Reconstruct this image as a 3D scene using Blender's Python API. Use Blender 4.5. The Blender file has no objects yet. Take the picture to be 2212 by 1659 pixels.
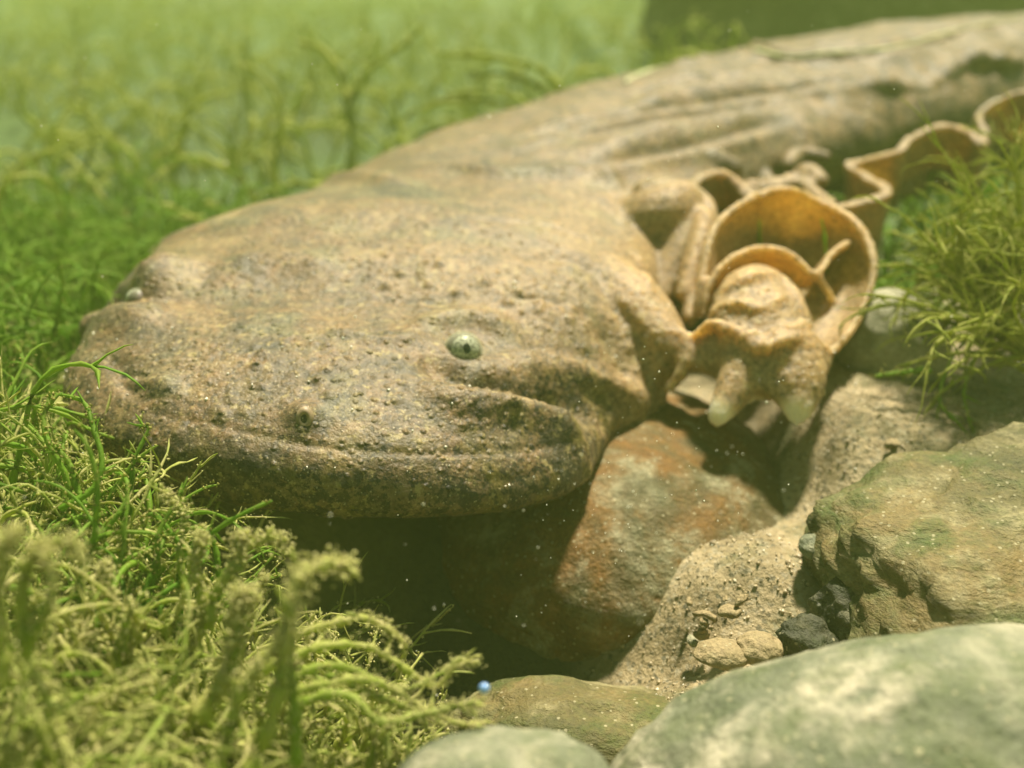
import bpy, bmesh, math, random
import numpy as np
from mathutils import Vector, Matrix

# ------------------------------------------------------------------ camera, world, sun, exposure
SC = bpy.context.scene
COL = SC.collection
S = 0.007                      # one design unit (du) in metres; all shapes below are laid out in du
LIFT = 8.0                     # the camera is 8 du above the stream bed datum
PITCH = math.radians(22)
FPX = 2372.0                   # focal length in pixels of a 2212 x 1659 frame
CW, CH = 2212.0, 1659.0
CP, SP = math.cos(PITCH), math.sin(PITCH)

cam_d = bpy.data.cameras.new('camera')
cam = bpy.data.objects.new('camera', cam_d)
COL.objects.link(cam)
cam.location = (0, 0, LIFT*S)
cam.rotation_euler = (math.radians(90)-PITCH, 0, 0)
cam_d.sensor_width = 36.0
cam_d.lens = 36.0*FPX/CW
cam_d.clip_start = 0.002
cam_d.clip_end = 100
cam_d.dof.use_dof = True
cam_d.dof.focus_distance = 13.0*S
cam_d.dof.aperture_fstop = 25.0
SC.camera = cam

SUN_TO = Vector((0.16, 0.40, 0.90)).normalized()     # direction towards the sun
elev = math.asin(SUN_TO.z)
azim = math.atan2(SUN_TO.x, SUN_TO.y)
world = bpy.data.worlds.new('World'); SC.world = world
world.use_nodes = True
wn = world.node_tree.nodes; wl = world.node_tree.links
wn.clear()
sky = wn.new('ShaderNodeTexSky'); sky.sky_type = 'NISHITA'; sky.sun_disc = False
sky.sun_elevation = elev; sky.sun_rotation = azim
tint = wn.new('ShaderNodeMix'); tint.data_type = 'RGBA'; tint.blend_type = 'MULTIPLY'
tint.inputs[0].default_value = 1.0
tint.inputs[7].default_value = (0.88, 1.0, 0.46, 1)   # the light below the surface of green stream water
bg = wn.new('ShaderNodeBackground'); bg.inputs[1].default_value = 0.06
wo = wn.new('ShaderNodeOutputWorld')
wl.new(sky.outputs[0], tint.inputs[6]); wl.new(tint.outputs[2], bg.inputs[0]); wl.new(bg.outputs[0], wo.inputs[0])

sun_d = bpy.data.lights.new('sun', 'SUN'); sun_d.energy = 5.0; sun_d.angle = math.radians(6)
sun_d.color = (1.0, 0.91, 0.72)
sun = bpy.data.objects.new('sun', sun_d); COL.objects.link(sun)
sun.rotation_euler = (-SUN_TO).to_track_quat('-Z', 'Y').to_euler()
sun.location = (0, 0, 1)

vs = SC.view_settings
vs.view_transform = 'Standard'; vs.look = 'None'; vs.exposure = 0.98; vs.gamma = 1.0
try: vs.use_curve_mapping = False
except Exception: pass
SC.render.engine = 'CYCLES'
cy = SC.cycles
cy.use_denoising = True
cy.max_bounces = 8; cy.diffuse_bounces = 3; cy.glossy_bounces = 2; cy.transmission_bounces = 4
cy.volume_bounces = 1; cy.transparent_max_bounces = 8
cy.caustics_reflective = False; cy.caustics_refractive = False
cy.sample_clamp_indirect = 4.0

VOX = 0.061
HAZE_D = 0.38
HAZE_COL = (0.66, 0.86, 0.28, 1)
# ------------------------------------------------------------------ helpers
RNG = np.random.default_rng(11)

def U(u, v, d):
    """the point of the place (du, camera height = 0) seen at (u, v) of the photograph, d du deep"""
    u = np.asarray(u, float); v = np.asarray(v, float); d = np.asarray(d, float)
    x = (u-CW/2)/FPX*d; y = (CH/2-v)/FPX*d
    return np.stack([x, CP*d+SP*y, -SP*d+CP*y], -1)

def PX(P):
    P = np.asarray(P, float)
    d = P[..., 1]*CP - P[..., 2]*SP
    y = P[..., 1]*SP + P[..., 2]*CP
    return np.stack([CW/2+P[..., 0]/d*FPX, CH/2-y/d*FPX, d], -1)

def W(P):
    """du -> world metres"""
    P = np.array(P, float)
    P[..., 2] += LIFT
    return P*S

def hash3(ix, iy, iz, seed):
    h = (ix.astype(np.int64)*374761393 + iy.astype(np.int64)*668265263 + iz.astype(np.int64)*2147483647 + seed*1274126177) & 0xffffffff
    h = ((h ^ (h >> 13))*1274126177) & 0xffffffff
    h = (h ^ (h >> 16)) & 0xffffffff
    return h.astype(np.float64)/0xffffffff*2-1

def vnoise(P, scale=1.0, seed=0):
    """smooth value noise in [-1, 1]"""
    Q = np.asarray(P, float)*scale + 1000.0
    I = np.floor(Q).astype(np.int64); F = Q-I
    F = F*F*F*(F*(F*6-15)+10)
    out = 0
    for dx in (0, 1):
        wx = F[..., 0] if dx else 1-F[..., 0]
        for dy in (0, 1):
            wy = F[..., 1] if dy else 1-F[..., 1]
            for dz in (0, 1):
                wz = F[..., 2] if dz else 1-F[..., 2]
                out = out + wx*wy*wz*hash3(I[..., 0]+dx, I[..., 1]+dy, I[..., 2]+dz, seed)
    return out

def fbm(P, scale=1.0, octs=4, seed=0, gain=0.5):
    a, s, t, n = 1.0, scale, 0, 0
    for k in range(octs):
        t = t+a*vnoise(P, s, seed+k*17); n += a; a *= gain; s *= 2.03
    return t/n

def smooth(e0, e1, x):
    t = np.clip((x-e0)/(e1-e0), 0, 1)
    return t*t*(3-2*t)

def catmull(P, n):
    """resample control points (k, dims) smoothly to n points"""
    P = np.asarray(P, float)
    E = np.vstack([2*P[0]-P[1], P, 2*P[-1]-P[-2]])
    t = np.linspace(0, len(P)-1, n); i = np.minimum(t.astype(int), len(P)-2); f = (t-i)[:, None]
    p0, p1, p2, p3 = E[i], E[i+1], E[i+2], E[i+3]
    return 0.5*((2*p1)+(-p0+p2)*f+(2*p0-5*p1+4*p2-p3)*f*f+(-p0+3*p1-3*p2+p3)*f**3)

def mesh_np(name, verts, faces, smooth_=True):
    """verts in du; faces an int array (n, 3 or 4) or a list of such arrays"""
    me = bpy.data.meshes.new(name)
    if not isinstance(faces, (list, tuple)): faces = [faces]
    faces = [np.asarray(f, np.int32) for f in faces if len(f)]
    V = W(verts)
    me.vertices.add(len(V)); me.vertices.foreach_set('co', V.astype(np.float32).ravel())
    loops = np.concatenate([f.ravel() for f in faces])
    starts = []; o = 0
    for f in faces:
        k = f.shape[1]; starts.append(o+np.arange(len(f))*k); o += f.size
    starts = np.concatenate(starts).astype(np.int32)
    me.loops.add(len(loops)); me.loops.foreach_set('vertex_index', loops)
    me.polygons.add(len(starts)); me.polygons.foreach_set('loop_start', starts)
    if smooth_: me.polygons.foreach_set('use_smooth', np.ones(len(starts), bool))
    me.update(calc_edges=True)
    return me

def link(name, me, mat=None, parent=None, label=None, cat=None, group=None, kind=None):
    o = bpy.data.objects.new(name, me)
    COL.objects.link(o)
    if mat is not None and me is not None: me.materials.append(mat)
    if parent is not None: o.parent = parent
    for k, v in (('label', label), ('category', cat), ('group', group), ('kind', kind)):
        if v: o[k] = v
    return o

def grid_faces(n, m, wrap_m=False, off=0):
    i, j = np.meshgrid(np.arange(n-1), np.arange(m if wrap_m else m-1), indexing='ij')
    j2 = (j+1) % m
    return (np.stack([i*m+j, i*m+j2, (i+1)*m+j2, (i+1)*m+j], -1).reshape(-1, 4)+off)

class Soup:
    """closed shells gathered before they are fused into one skin"""
    def __init__(self): self.v = []; self.f4 = []; self.f3 = []; self.n = 0
    def add(self, V, F4=None, F3=None):
        self.v.append(V)
        if F4 is not None and len(F4): self.f4.append(F4+self.n)
        if F3 is not None and len(F3): self.f3.append(F3+self.n)
        self.n += len(V)
    def rings(self, R):
        """R (n, m, 3): rings along an axis, ends capped with fans"""
        n, m, _ = R.shape
        V = np.vstack([R.reshape(-1, 3), R[0].mean(0)[None], R[-1].mean(0)[None]])
        j = np.arange(m); j2 = (j+1) % m
        c0 = np.stack([np.full(m, n*m), j2, j], -1); c1 = np.stack([np.full(m, n*m+1), (n-1)*m+j, (n-1)*m+j2], -1)
        self.add(V, grid_faces(n, m, True), np.vstack([c0, c1]))
    def tube(self, pts, radii, n=24, m=14, flat=1.0, flat_dir=None):
        C = catmull(np.column_stack([pts, radii]), n)
        P, r = C[:, :3], np.maximum(C[:, 3], 0.01)
        T = np.gradient(P, axis=0); T /= np.linalg.norm(T, axis=1)[:, None]
        ref = np.array([0.13, 0.27, 1.0]) if flat_dir is None else np.asarray(flat_dir, float)
        A = ref-(T@ref)[:, None]*T; A /= np.linalg.norm(A, axis=1)[:, None]
        B = np.cross(T, A)
        # rounded ends
        e0, e1 = P[0]-T[0]*r[0]*0.6, P[-1]+T[-1]*r[-1]*0.6
        P = np.vstack([e0, P, e1]); r = np.concatenate([[r[0]*0.45], r, [r[-1]*0.45]])
        A = np.vstack([A[:1], A, A[-1:]]); B = np.vstack([B[:1], B, B[-1:]])
        a = np.linspace(0, 2*np.pi, m, endpoint=False)
        R = P[:, None]+r[:, None, None]*(flat*np.cos(a)[None, :, None]*A[:, None]+np.sin(a)[None, :, None]*B[:, None])
        self.rings(R)
    def sheet(self, G, th):
        """G (n, m, 3) a sheet given thickness th (scalar or (n, m))"""
        n, m, _ = G.shape
        du = np.gradient(G, axis=0); dv = np.gradient(G, axis=1)
        N = np.cross(du, dv); N /= np.linalg.norm(N, axis=2)[..., None]+1e-9
        th = np.broadcast_to(np.asarray(th, float), (n, m))[..., None]*0.5
        a, b = (G+N*th).reshape(-1, 3), (G-N*th).reshape(-1, 3)
        F = grid_faces(n, m)
        idx = np.arange(n*m).reshape(n, m)
        loop = np.concatenate([idx[0, :-1], idx[:-1, -1], idx[-1, :0:-1], idx[:0:-1, 0]])
        l2 = np.roll(loop, -1)
        side = np.stack([loop, loop+n*m, l2+n*m, l2], -1)
        self.add(np.vstack([a, b]), np.vstack([F, F[:, ::-1]+n*m, side]))
    def ball(self, c, r, ax=None, n=16, m=20):
        """ellipsoid: r (3,), ax optional 3x3 rows"""
        c = np.asarray(c, float); r = np.broadcast_to(np.asarray(r, float), (3,))
        t = np.linspace(0.02, np.pi-0.02, n); a = np.linspace(0, 2*np.pi, m, endpoint=False)
        D = np.stack([np.sin(t)[:, None]*np.cos(a), np.sin(t)[:, None]*np.sin(a), np.cos(t)[:, None]*np.ones(m)], -1)*r
        if ax is not None: D = D@np.asarray(ax, float)
        self.rings(c+D)
    def mesh(self, name):
        F = []
        if self.f4: F.append(np.vstack(self.f4))
        if self.f3: F.append(np.vstack(self.f3))
        return mesh_np(name, np.vstack(self.v), F)

def normals_np(me):
    n = np.empty(len(me.vertices)*3, np.float32); me.vertex_normals.foreach_get('vector', n)
    return n.reshape(-1, 3).astype(float)

def coords_du(me):
    n = np.empty(len(me.vertices)*3, np.float32); me.vertices.foreach_get('co', n)
    P = n.reshape(-1, 3).astype(float)/S; P[:, 2] -= LIFT
    return P

def set_coords(me, P):
    me.vertices.foreach_set('co', W(P).astype(np.float32).ravel()); me.update()

def attr(me, name, vals):
    a = me.attributes.new(name, 'FLOAT', 'POINT'); a.data.foreach_set('value', np.asarray(vals, np.float32))

# ------------------------------------------------------------------ materials
def nodes_of(name):
    m = bpy.data.materials.new(name); m.use_nodes = True
    nt = m.node_tree; nt.nodes.clear()
    out = nt.nodes.new('ShaderNodeOutputMaterial')
    return m, nt, out

class NT:
    def __init__(self, name):
        self.m, self.nt, self.out = nodes_of(name)
        tc = self.nt.nodes.new('ShaderNodeTexCoord')
        mp = self.nt.nodes.new('ShaderNodeMapping'); mp.inputs['Scale'].default_value = (1/S, 1/S, 1/S)   # object space in du
        self.L(tc.outputs['Object'], mp.inputs['Vector'])
        self.co = mp.outputs[0]
    def N(self, t, **kw):
        n = self.nt.nodes.new(t)
        for k, v in kw.items(): setattr(n, k, v)
        return n
    def L(self, a, b): self.nt.links.new(a, b)
    def set(self, sock, v):
        if hasattr(v, 'is_output') or isinstance(v, bpy.types.NodeSocket): self.L(v, sock)
        else: sock.default_value = v
    def noise(self, scale, detail=4, rough=0.55, dist=0.0, co=None):
        n = self.N('ShaderNodeTexNoise'); n.inputs['Scale'].default_value = scale; n.inputs['Detail'].default_value = detail
        n.inputs['Roughness'].default_value = rough; n.inputs['Distortion'].default_value = dist
        self.L(co or self.co, n.inputs['Vector']); return n.outputs[0]
    def vor(self, scale, feature='F1', rand=1.0, out=0, co=None):
        n = self.N('ShaderNodeTexVoronoi', feature=feature); n.inputs['Scale'].default_value = scale
        n.inputs['Randomness'].default_value = rand
        self.L(co or self.co, n.inputs['Vector']); return n.outputs[out]
    def ramp(self, fac, stops, interp='LINEAR'):
        n = self.N('ShaderNodeValToRGB'); cr = n.color_ramp; cr.interpolation = interp
        while len(cr.elements) < len(stops): cr.elements.new(0.5)
        for e, (p, c) in zip(cr.elements, stops):
            e.position = p; e.color = (c if len(c) == 4 else (*c, 1)) if not isinstance(c, (int, float)) else (c, c, c, 1)
        self.L(fac, n.inputs[0]); return n.outputs[0]
    def mix(self, fac, a, b, mode='MIX'):
        n = self.N('ShaderNodeMix', data_type='RGBA', blend_type=mode)
        for s, v in ((n.inputs[0], fac), (n.inputs[6], a), (n.inputs[7], b)):
            if isinstance(v, (tuple, list)): v = (*v, 1) if len(v) == 3 else v
            self.set(s, v)
        return n.outputs[2]
    def math(self, op, a, b=0.0):
        n = self.N('ShaderNodeMath', operation=op); self.set(n.inputs[0], a); self.set(n.inputs[1], b); return n.outputs[0]
    def attr(self, name): return self.N('ShaderNodeAttribute', attribute_name=name).outputs['Fac']
    def scaled(self, sc):
        mp = self.N('ShaderNodeMapping'); mp.inputs['Scale'].default_value = sc; self.L(self.co, mp.inputs['Vector']); return mp.outputs[0]
    def bump(self, h, strength, dist, prev=None):
        b = self.N('ShaderNodeBump'); b.inputs['Strength'].default_value = strength; b.inputs['Distance'].default_value = dist*S
        self.L(h, b.inputs['Height'])
        if prev: self.L(prev, b.inputs['Normal'])
        return b.outputs[0]
    def bsdf(self, col, rough=0.7, normal=None, spec=0.3, sss=0.0, sss_r=None, trans=None, sss_s=None):
        p = self.N('ShaderNodeBsdfPrincipled')
        self.set(p.inputs['Base Color'], (*col, 1) if isinstance(col, tuple) else col)
        self.set(p.inputs['Roughness'], rough); self.set(p.inputs['Specular IOR Level'], spec)
        if not isinstance(sss, (int, float)) or sss > 0:
            self.set(p.inputs['Subsurface Weight'], sss)
            p.inputs['Subsurface Radius'].default_value = sss_r or (1.0, 0.82, 0.52)
            self.set(p.inputs['Subsurface Scale'], sss_s if sss_s is not None else 0.16*S)
        if normal: self.L(normal, p.inputs['Normal'])
        if trans is not None:
            t = self.N('ShaderNodeBsdfTranslucent'); self.set(t.inputs[0], (*trans[1], 1) if isinstance(trans[1], tuple) else trans[1])
            mx = self.N('ShaderNodeMixShader'); self.set(mx.inputs[0], trans[0])
            self.L(p.outputs[0], mx.inputs[1]); self.L(t.outputs[0], mx.inputs[2]); self.L(mx.outputs[0], self.out.inputs[0])
        else: self.L(p.outputs[0], self.out.inputs[0])
        return self.m
# ------------------------------------------------------------------ stream bed
def terrain(X, Y):
    X = np.asarray(X, float); Y = np.asarray(Y, float)
    P = np.stack([X, Y, np.zeros_like(X)], -1)
    z = -8.05+0.25*fbm(P, 0.22, 3, 77)-1.5*smooth(3.6, 0.8, np.hypot((X+0.8)/1.25, Y-11.6))
    z = z+1.15*smooth(-1.6, -4.6, X)*smooth(30, 16, Y)*smooth(5, 7.5, Y)
    z = z+1.30*smooth(3.9, 5.3, X+0.25*fbm(P, 0.8, 2, 3))*smooth(12.6, 15.2, Y)
    z = z+0.45*smooth(1.2, 2.6, X)*smooth(4.6, 3.2, X)*smooth(11.6, 12.6, Y)*smooth(14.0, 12.9, Y)
    z = z+0.6*smooth(22, 34, Y)+0.5*fbm(P, 0.05, 3, 5)*smooth(25, 60, Y)
    return z
def axis_pts(a, b, step, far):
    mid = np.arange(a, b, step)
    out = []; s = step; x = b
    while x < far: x += s; s *= 1.22; out.append(x)
    lo = []; s = step; x = a
    while x > -far: x -= s; s *= 1.22; lo.append(x)
    return np.concatenate([lo[::-1], mid, out])
gx, gy = axis_pts(-9, 11, 0.12, 380), axis_pts(6, 21, 0.12, 380)
GX, GY = np.meshgrid(gx, gy, indexing='ij')
GZ = terrain(GX, GY)
Q = np.stack([GX, GY, GZ], -1)
nearm = smooth(26, 18, GY)*smooth(14, 11, np.abs(GX))
grain = fbm(Q, 1.6, 4, 9, 0.65)*0.16
Q[..., 2] += nearm*grain
t = NT('sand_and_grit')
n1 = t.noise(1.1, 5); n2 = t.noise(9.0, 3); v = t.vor(17.0, out=1); vd = t.vor(23.0); n5 = t.noise(24, 3, 0.7)
c = t.ramp(n1, [(0.3, (0.19, 0.145, 0.07)), (0.55, (0.40, 0.31, 0.17)), (0.75, (0.52, 0.42, 0.26))])
sep = t.N('ShaderNodeSeparateColor'); t.L(v, sep.inputs[0])
c = t.mix(t.ramp(sep.outputs[0], [(0.0, 0.0), (0.74, 0.0), (0.80, 0.5), (1, 0.8)]), c, (0.42, 0.36, 0.24))
c = t.mix(t.ramp(sep.outputs[1], [(0.0, 0.7), (0.10, 0.5), (0.16, 0.0), (1, 0)]), c, (0.045, 0.05, 0.03))
c = t.mix(t.ramp(t.noise(0.8, 5, 0.6), [(0.5, 0.0), (0.68, 0.75)]), c, (0.08, 0.10, 0.025))
geo = t.N('ShaderNodeSeparateXYZ'); t.L(t.co, geo.inputs[0])
ff = t.N('ShaderNodeMapRange'); ff.inputs[1].default_value = 19; ff.inputs[2].default_value = 27; t.L(geo.outputs[1], ff.inputs[0])
c = t.mix(ff.outputs[0], c, t.ramp(n1, [(0.3, (0.025, 0.055, 0.006)), (0.7, (0.07, 0.13, 0.015))]))   # algal film on the bed beyond the animal
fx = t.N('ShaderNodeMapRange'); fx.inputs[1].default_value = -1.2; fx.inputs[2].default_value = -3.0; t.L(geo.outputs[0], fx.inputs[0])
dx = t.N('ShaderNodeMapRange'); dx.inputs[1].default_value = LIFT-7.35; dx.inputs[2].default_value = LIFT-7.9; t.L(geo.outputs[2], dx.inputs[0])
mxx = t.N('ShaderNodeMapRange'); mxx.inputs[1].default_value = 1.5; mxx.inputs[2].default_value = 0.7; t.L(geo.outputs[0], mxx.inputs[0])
c = t.mix(t.math('MULTIPLY', dx.outputs[0], mxx.outputs[0]), c, (0.03, 0.036, 0.012))   # shade of the hollow under the head, painted near-black into the bed colour
c = t.mix(t.math('MULTIPLY', fx.outputs[0], t.math('SUBTRACT', 1.0, ff.outputs[0])), c, t.ramp(n1, [(0.3, (0.16, 0.19, 0.03)), (0.7, (0.36, 0.34, 0.10))]))   # algal film on the near bank as well
c = t.mix(0.45, c, t.ramp(n2, [(0.2, 0.35), (0.8, 1.0)]), 'MULTIPLY')
nb = t.bump(n5, 0.6, 0.05); nb = t.bump(n2, 0.6, 0.08, nb)
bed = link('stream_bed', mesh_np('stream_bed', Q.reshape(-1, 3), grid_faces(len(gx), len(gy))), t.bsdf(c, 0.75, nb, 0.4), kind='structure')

# ------------------------------------------------------------------ stones
def stone_mat(name, cols, algae, patch, streak=None, grit=0.5, glint=0.0):
    t = NT(name)
    co = t.scaled(streak) if streak else t.co
    n1 = t.noise(0.55, 6, 0.6, 0.6, co); n2 = t.noise(3.2, 6, 0.65, 0.0, co); n3 = t.noise(16, 3, 0.6)
    c = t.ramp(n1, [(0.30, cols[0]), (0.48, cols[1]), (0.62, cols[2])])
    pm = t.math('MULTIPLY', t.ramp(t.noise(0.9, 6, 0.68, 0.4), [(0.48, 0.0), (0.62, 1.0)]), t.ramp(n2, [(0.36, 0.0), (0.56, 1.0)]))
    c = t.mix(pm, c, patch)
    c = t.mix(t.math('MULTIPLY', t.ramp(t.noise(1.3, 5, 0.7, 0.0, co), [(0.45, 0.0), (0.66, 1.0)]), algae[3]), c, tuple(algae[:3]))
    c = t.mix(grit, c, t.ramp(n3, [(0.25, 0.3), (0.7, 1.25)]), 'MULTIPLY')
    c = t.mix(t.ramp(t.vor(7.5), [(0.0, 0.75), (0.13, 0.6), (0.18, 0.0)]), c, (0.4, 0.36, 0.22))
    nb = t.bump(n2, 0.7, 0.16); nb = t.bump(n3, 0.6, 0.05, nb)
    return t.bsdf(c, 0.7, nb, 0.35)

def stone(name, label, c, r, mat, seed, amp=0.16, rot=(0, 0, 0), sub=5, box=2.0, ridge=0.0, group=None):
    bm = bmesh.new(); bmesh.ops.create_icosphere(bm, subdivisions=sub, radius=1.0)
    D = np.array([v.co for v in bm.verts]); F = np.array([[v.index for v in f.verts] for f in bm.faces]); bm.free()
    k = (np.abs(D)**box).sum(1)**(-1/box)
    D = D*k[:, None]
    D = D*(1+amp*fbm(D, 1.1, 3, seed)+amp*0.45*fbm(D, 3.3, 4, seed+5)+amp*0.2*fbm(D, 9.0, 3, seed+9))[:, None]
    if ridge: D = D*(1+ridge*(np.abs(fbm(D*np.array([0.7, 1, 5]), 2.2, 3, seed+2))))[:, None]
    V = D*np.array(r)
    R = np.array(Matrix.Rotation(rot[2], 3, 'Z') @ Matrix.Rotation(rot[1], 3, 'Y') @ Matrix.Rotation(rot[0], 3, 'X'))
    V = V@R.T
    me = mesh_np(name, V, F)
    P = V*S; me.vertices.foreach_set('co', P.astype(np.float32).ravel()); me.update()
    o = link(name, me, mat, None, label, 'stone', group)
    o.location = W(np.array(c, float)); return o

m_rust = stone_mat('rust_stone', ((0.06, 0.036, 0.008), (0.19, 0.09, 0.012), (0.10, 0.07, 0.02)), (0.05, 0.06, 0.015, 0.6), (0.32, 0.29, 0.17))
m_green = stone_mat('striated_stone', ((0.05, 0.058, 0.016), (0.12, 0.10, 0.033), (0.20, 0.14, 0.05)), (0.06, 0.09, 0.014, 0.9), (0.28, 0.24, 0.12), streak=(0.7, 0.7, 2.6))
m_grey = stone_mat('grey_stone', ((0.07, 0.085, 0.045), (0.18, 0.19, 0.12), (0.40, 0.37, 0.26)), (0.09, 0.115, 0.035, 0.75), (0.52, 0.46, 0.34), grit=0.35)
m_pale = stone_mat('pale_stone', ((0.25, 0.24, 0.15), (0.36, 0.34, 0.22), (0.46, 0.43, 0.30)), (0.12, 0.14, 0.04, 0.5), (0.5, 0.46, 0.34))
m_dark = stone_mat('dark_stone', ((0.022, 0.024, 0.013), (0.05, 0.05, 0.026), (0.10, 0.09, 0.045)), (0.04, 0.055, 0.012, 0.6), (0.22, 0.20, 0.12))
m_tan = stone_mat('tan_stone', ((0.22, 0.16, 0.08), (0.33, 0.25, 0.13), (0.40, 0.32, 0.18)), (0.12, 0.12, 0.03, 0.3), (0.44, 0.36, 0.2))
stone('stone', 'rust orange stone with grey crust under the salamander\'s jaw', (1.5, 15.95, -8.8), (3.25, 3.35, 1.8), m_rust, 4, 0.055, (0.06, -0.05, 0.05), 6, 2.1)
stone('stone', 'striated greenish brown boulder in the sun beside gravel', U(2330, 1350, 13.8), (3.2, 2.6, 1.7), m_green, 12, 0.2, (0.22, -0.12, 0.35), 6, 2.6, 0.09)
stone('stone', 'large smooth grey green stone covering the bottom corner', (3.95, 7.9, -7.58), (3.2, 1.75, 1.65), m_grey, 20, 0.10, (0.0, -0.06, 0.12), 5, 2.2)
stone('stone', 'low pale stone with fuzzy rim beside the sediment-caked algae', (-0.1, 7.3, -7.2), (1.15, 0.9, 0.92), m_grey, 33, 0.12, (0, 0.05, 0.2), 5, 2.3)
stone('stone', 'flat mossy stone in the shade below the salamander', (1.0, 10.7, -9.3), (1.9, 1.15, 0.8), m_green, 41, 0.2, (0.1, 0.05, -0.2), 5, 2.2)
stone('stone', 'pale rounded cobble behind the salamander\'s foot', U(1925, 745, 18.9), (0.95, 0.9, 0.95), m_pale, 52, 0.1, (0, 0, 0.4), 5)
stone('stone', 'dark algae-covered boulder beyond the salamander\'s back', U(1950, 25, 62), (15, 6, 7), m_dark, 60, 0.18, (0, 0, 0.2), 5)  # its dark colour stands in for the shadowed hollow behind the algae
stone('pebble', 'black pebble on the sunlit sand below the boulder', U(1742, 1385, 13.1), (0.34, 0.3, 0.26), m_dark, 70, 0.45, (0.3, 0.2, 0.1), 4)
stone('stone', 'dark wet stone in the hollow under the striated boulder\'s edge', U(1870, 1330, 13.5), (0.6, 0.5, 0.5), m_dark, 71, 0.3, (0.2, 0.5, 0.2), 5, 2.5)  # added to darken the hollow by the boulder, where shade falls
stone('pebble', 'reddish tan pebble lying in front of the black pebble', U(1640, 1402, 12.7), (0.30, 0.28, 0.17), m_tan, 73, 0.2, (0, 0.2, 0.6), 4)
stone('pebble', 'yellowish oval pebble next to the reddish pebble', U(1560, 1412, 12.6), (0.32, 0.26, 0.13), m_tan, 75, 0.16, (0, 0.1, 0.2), 4)
stone('pebble', 'small white quartz pebble glinting at the boulder\'s edge', U(1782, 1140, 14.3), (0.12, 0.11, 0.09), NT('quartz').bsdf((0.75, 0.73, 0.62), 0.15, None, 0.6), 77, 0.2, (0, 0.1, 0.2), 3)
stone('pebble', 'grey green pebble under the white quartz pebble', U(1765, 1180, 14.2), (0.28, 0.22, 0.16), m_grey, 79, 0.2, (0.3, 0.1, 0.9), 4)
for k in range(36):
    u, v = RNG.uniform(1480, 1760), RNG.uniform(1240, 1400)
    if k > 16: u, v = RNG.uniform(1880, 2260), RNG.uniform(860, 1030)
    d = 14.0
    for _ in range(12):
        p = U(u, v, d); d *= terrain(p[0], p[1])/p[2]
    p = U(u, v, d); r = RNG.uniform(0.05, 0.16); p = p-np.array([0, 0, 0.3*r])
    stone('pebble', 'tiny tan grain of gravel among the sunlit sand' if k <= 16 else 'tiny tan grain of gravel on the bank below the algae', p, (r, r*RNG.uniform(0.5, 0.9), r*RNG.uniform(0.3, 0.6)), (m_tan, m_pale, m_tan)[k % 3], 100+k, 0.5, (RNG.uniform(0, 3), 0, RNG.uniform(0, 3)), 2, 2.0,
          0.0, 'gravel on the sunlit sand' if k <= 16 else 'gravel on the bank')

# ------------------------------------------------------------------ the salamander: frame of its head
EYE_N = U(1000, 752, 15.0)
AY = math.radians(15)
E1 = np.array([math.cos(AY), -math.sin(AY), 0.0])      # across the head towards its near eye
E2 = np.array([-math.sin(AY), -math.cos(AY), 0.0])     # forward
best = min(np.linspace(14, 19, 501), key=lambda d: abs(np.dot((U(275, 640, d)-EYE_N)[:2], [math.sin(AY), math.cos(AY)])))
EYE_F = U(275, 640, best)
MID = 0.5*(EYE_N+EYE_F)
def HL(s, t, z=None, dz=0.0):
    """head frame -> du"""
    p = MID+E1*s+E2*t
    return np.array([p[0], p[1], MID[2]+dz if z is None else z])

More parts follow.
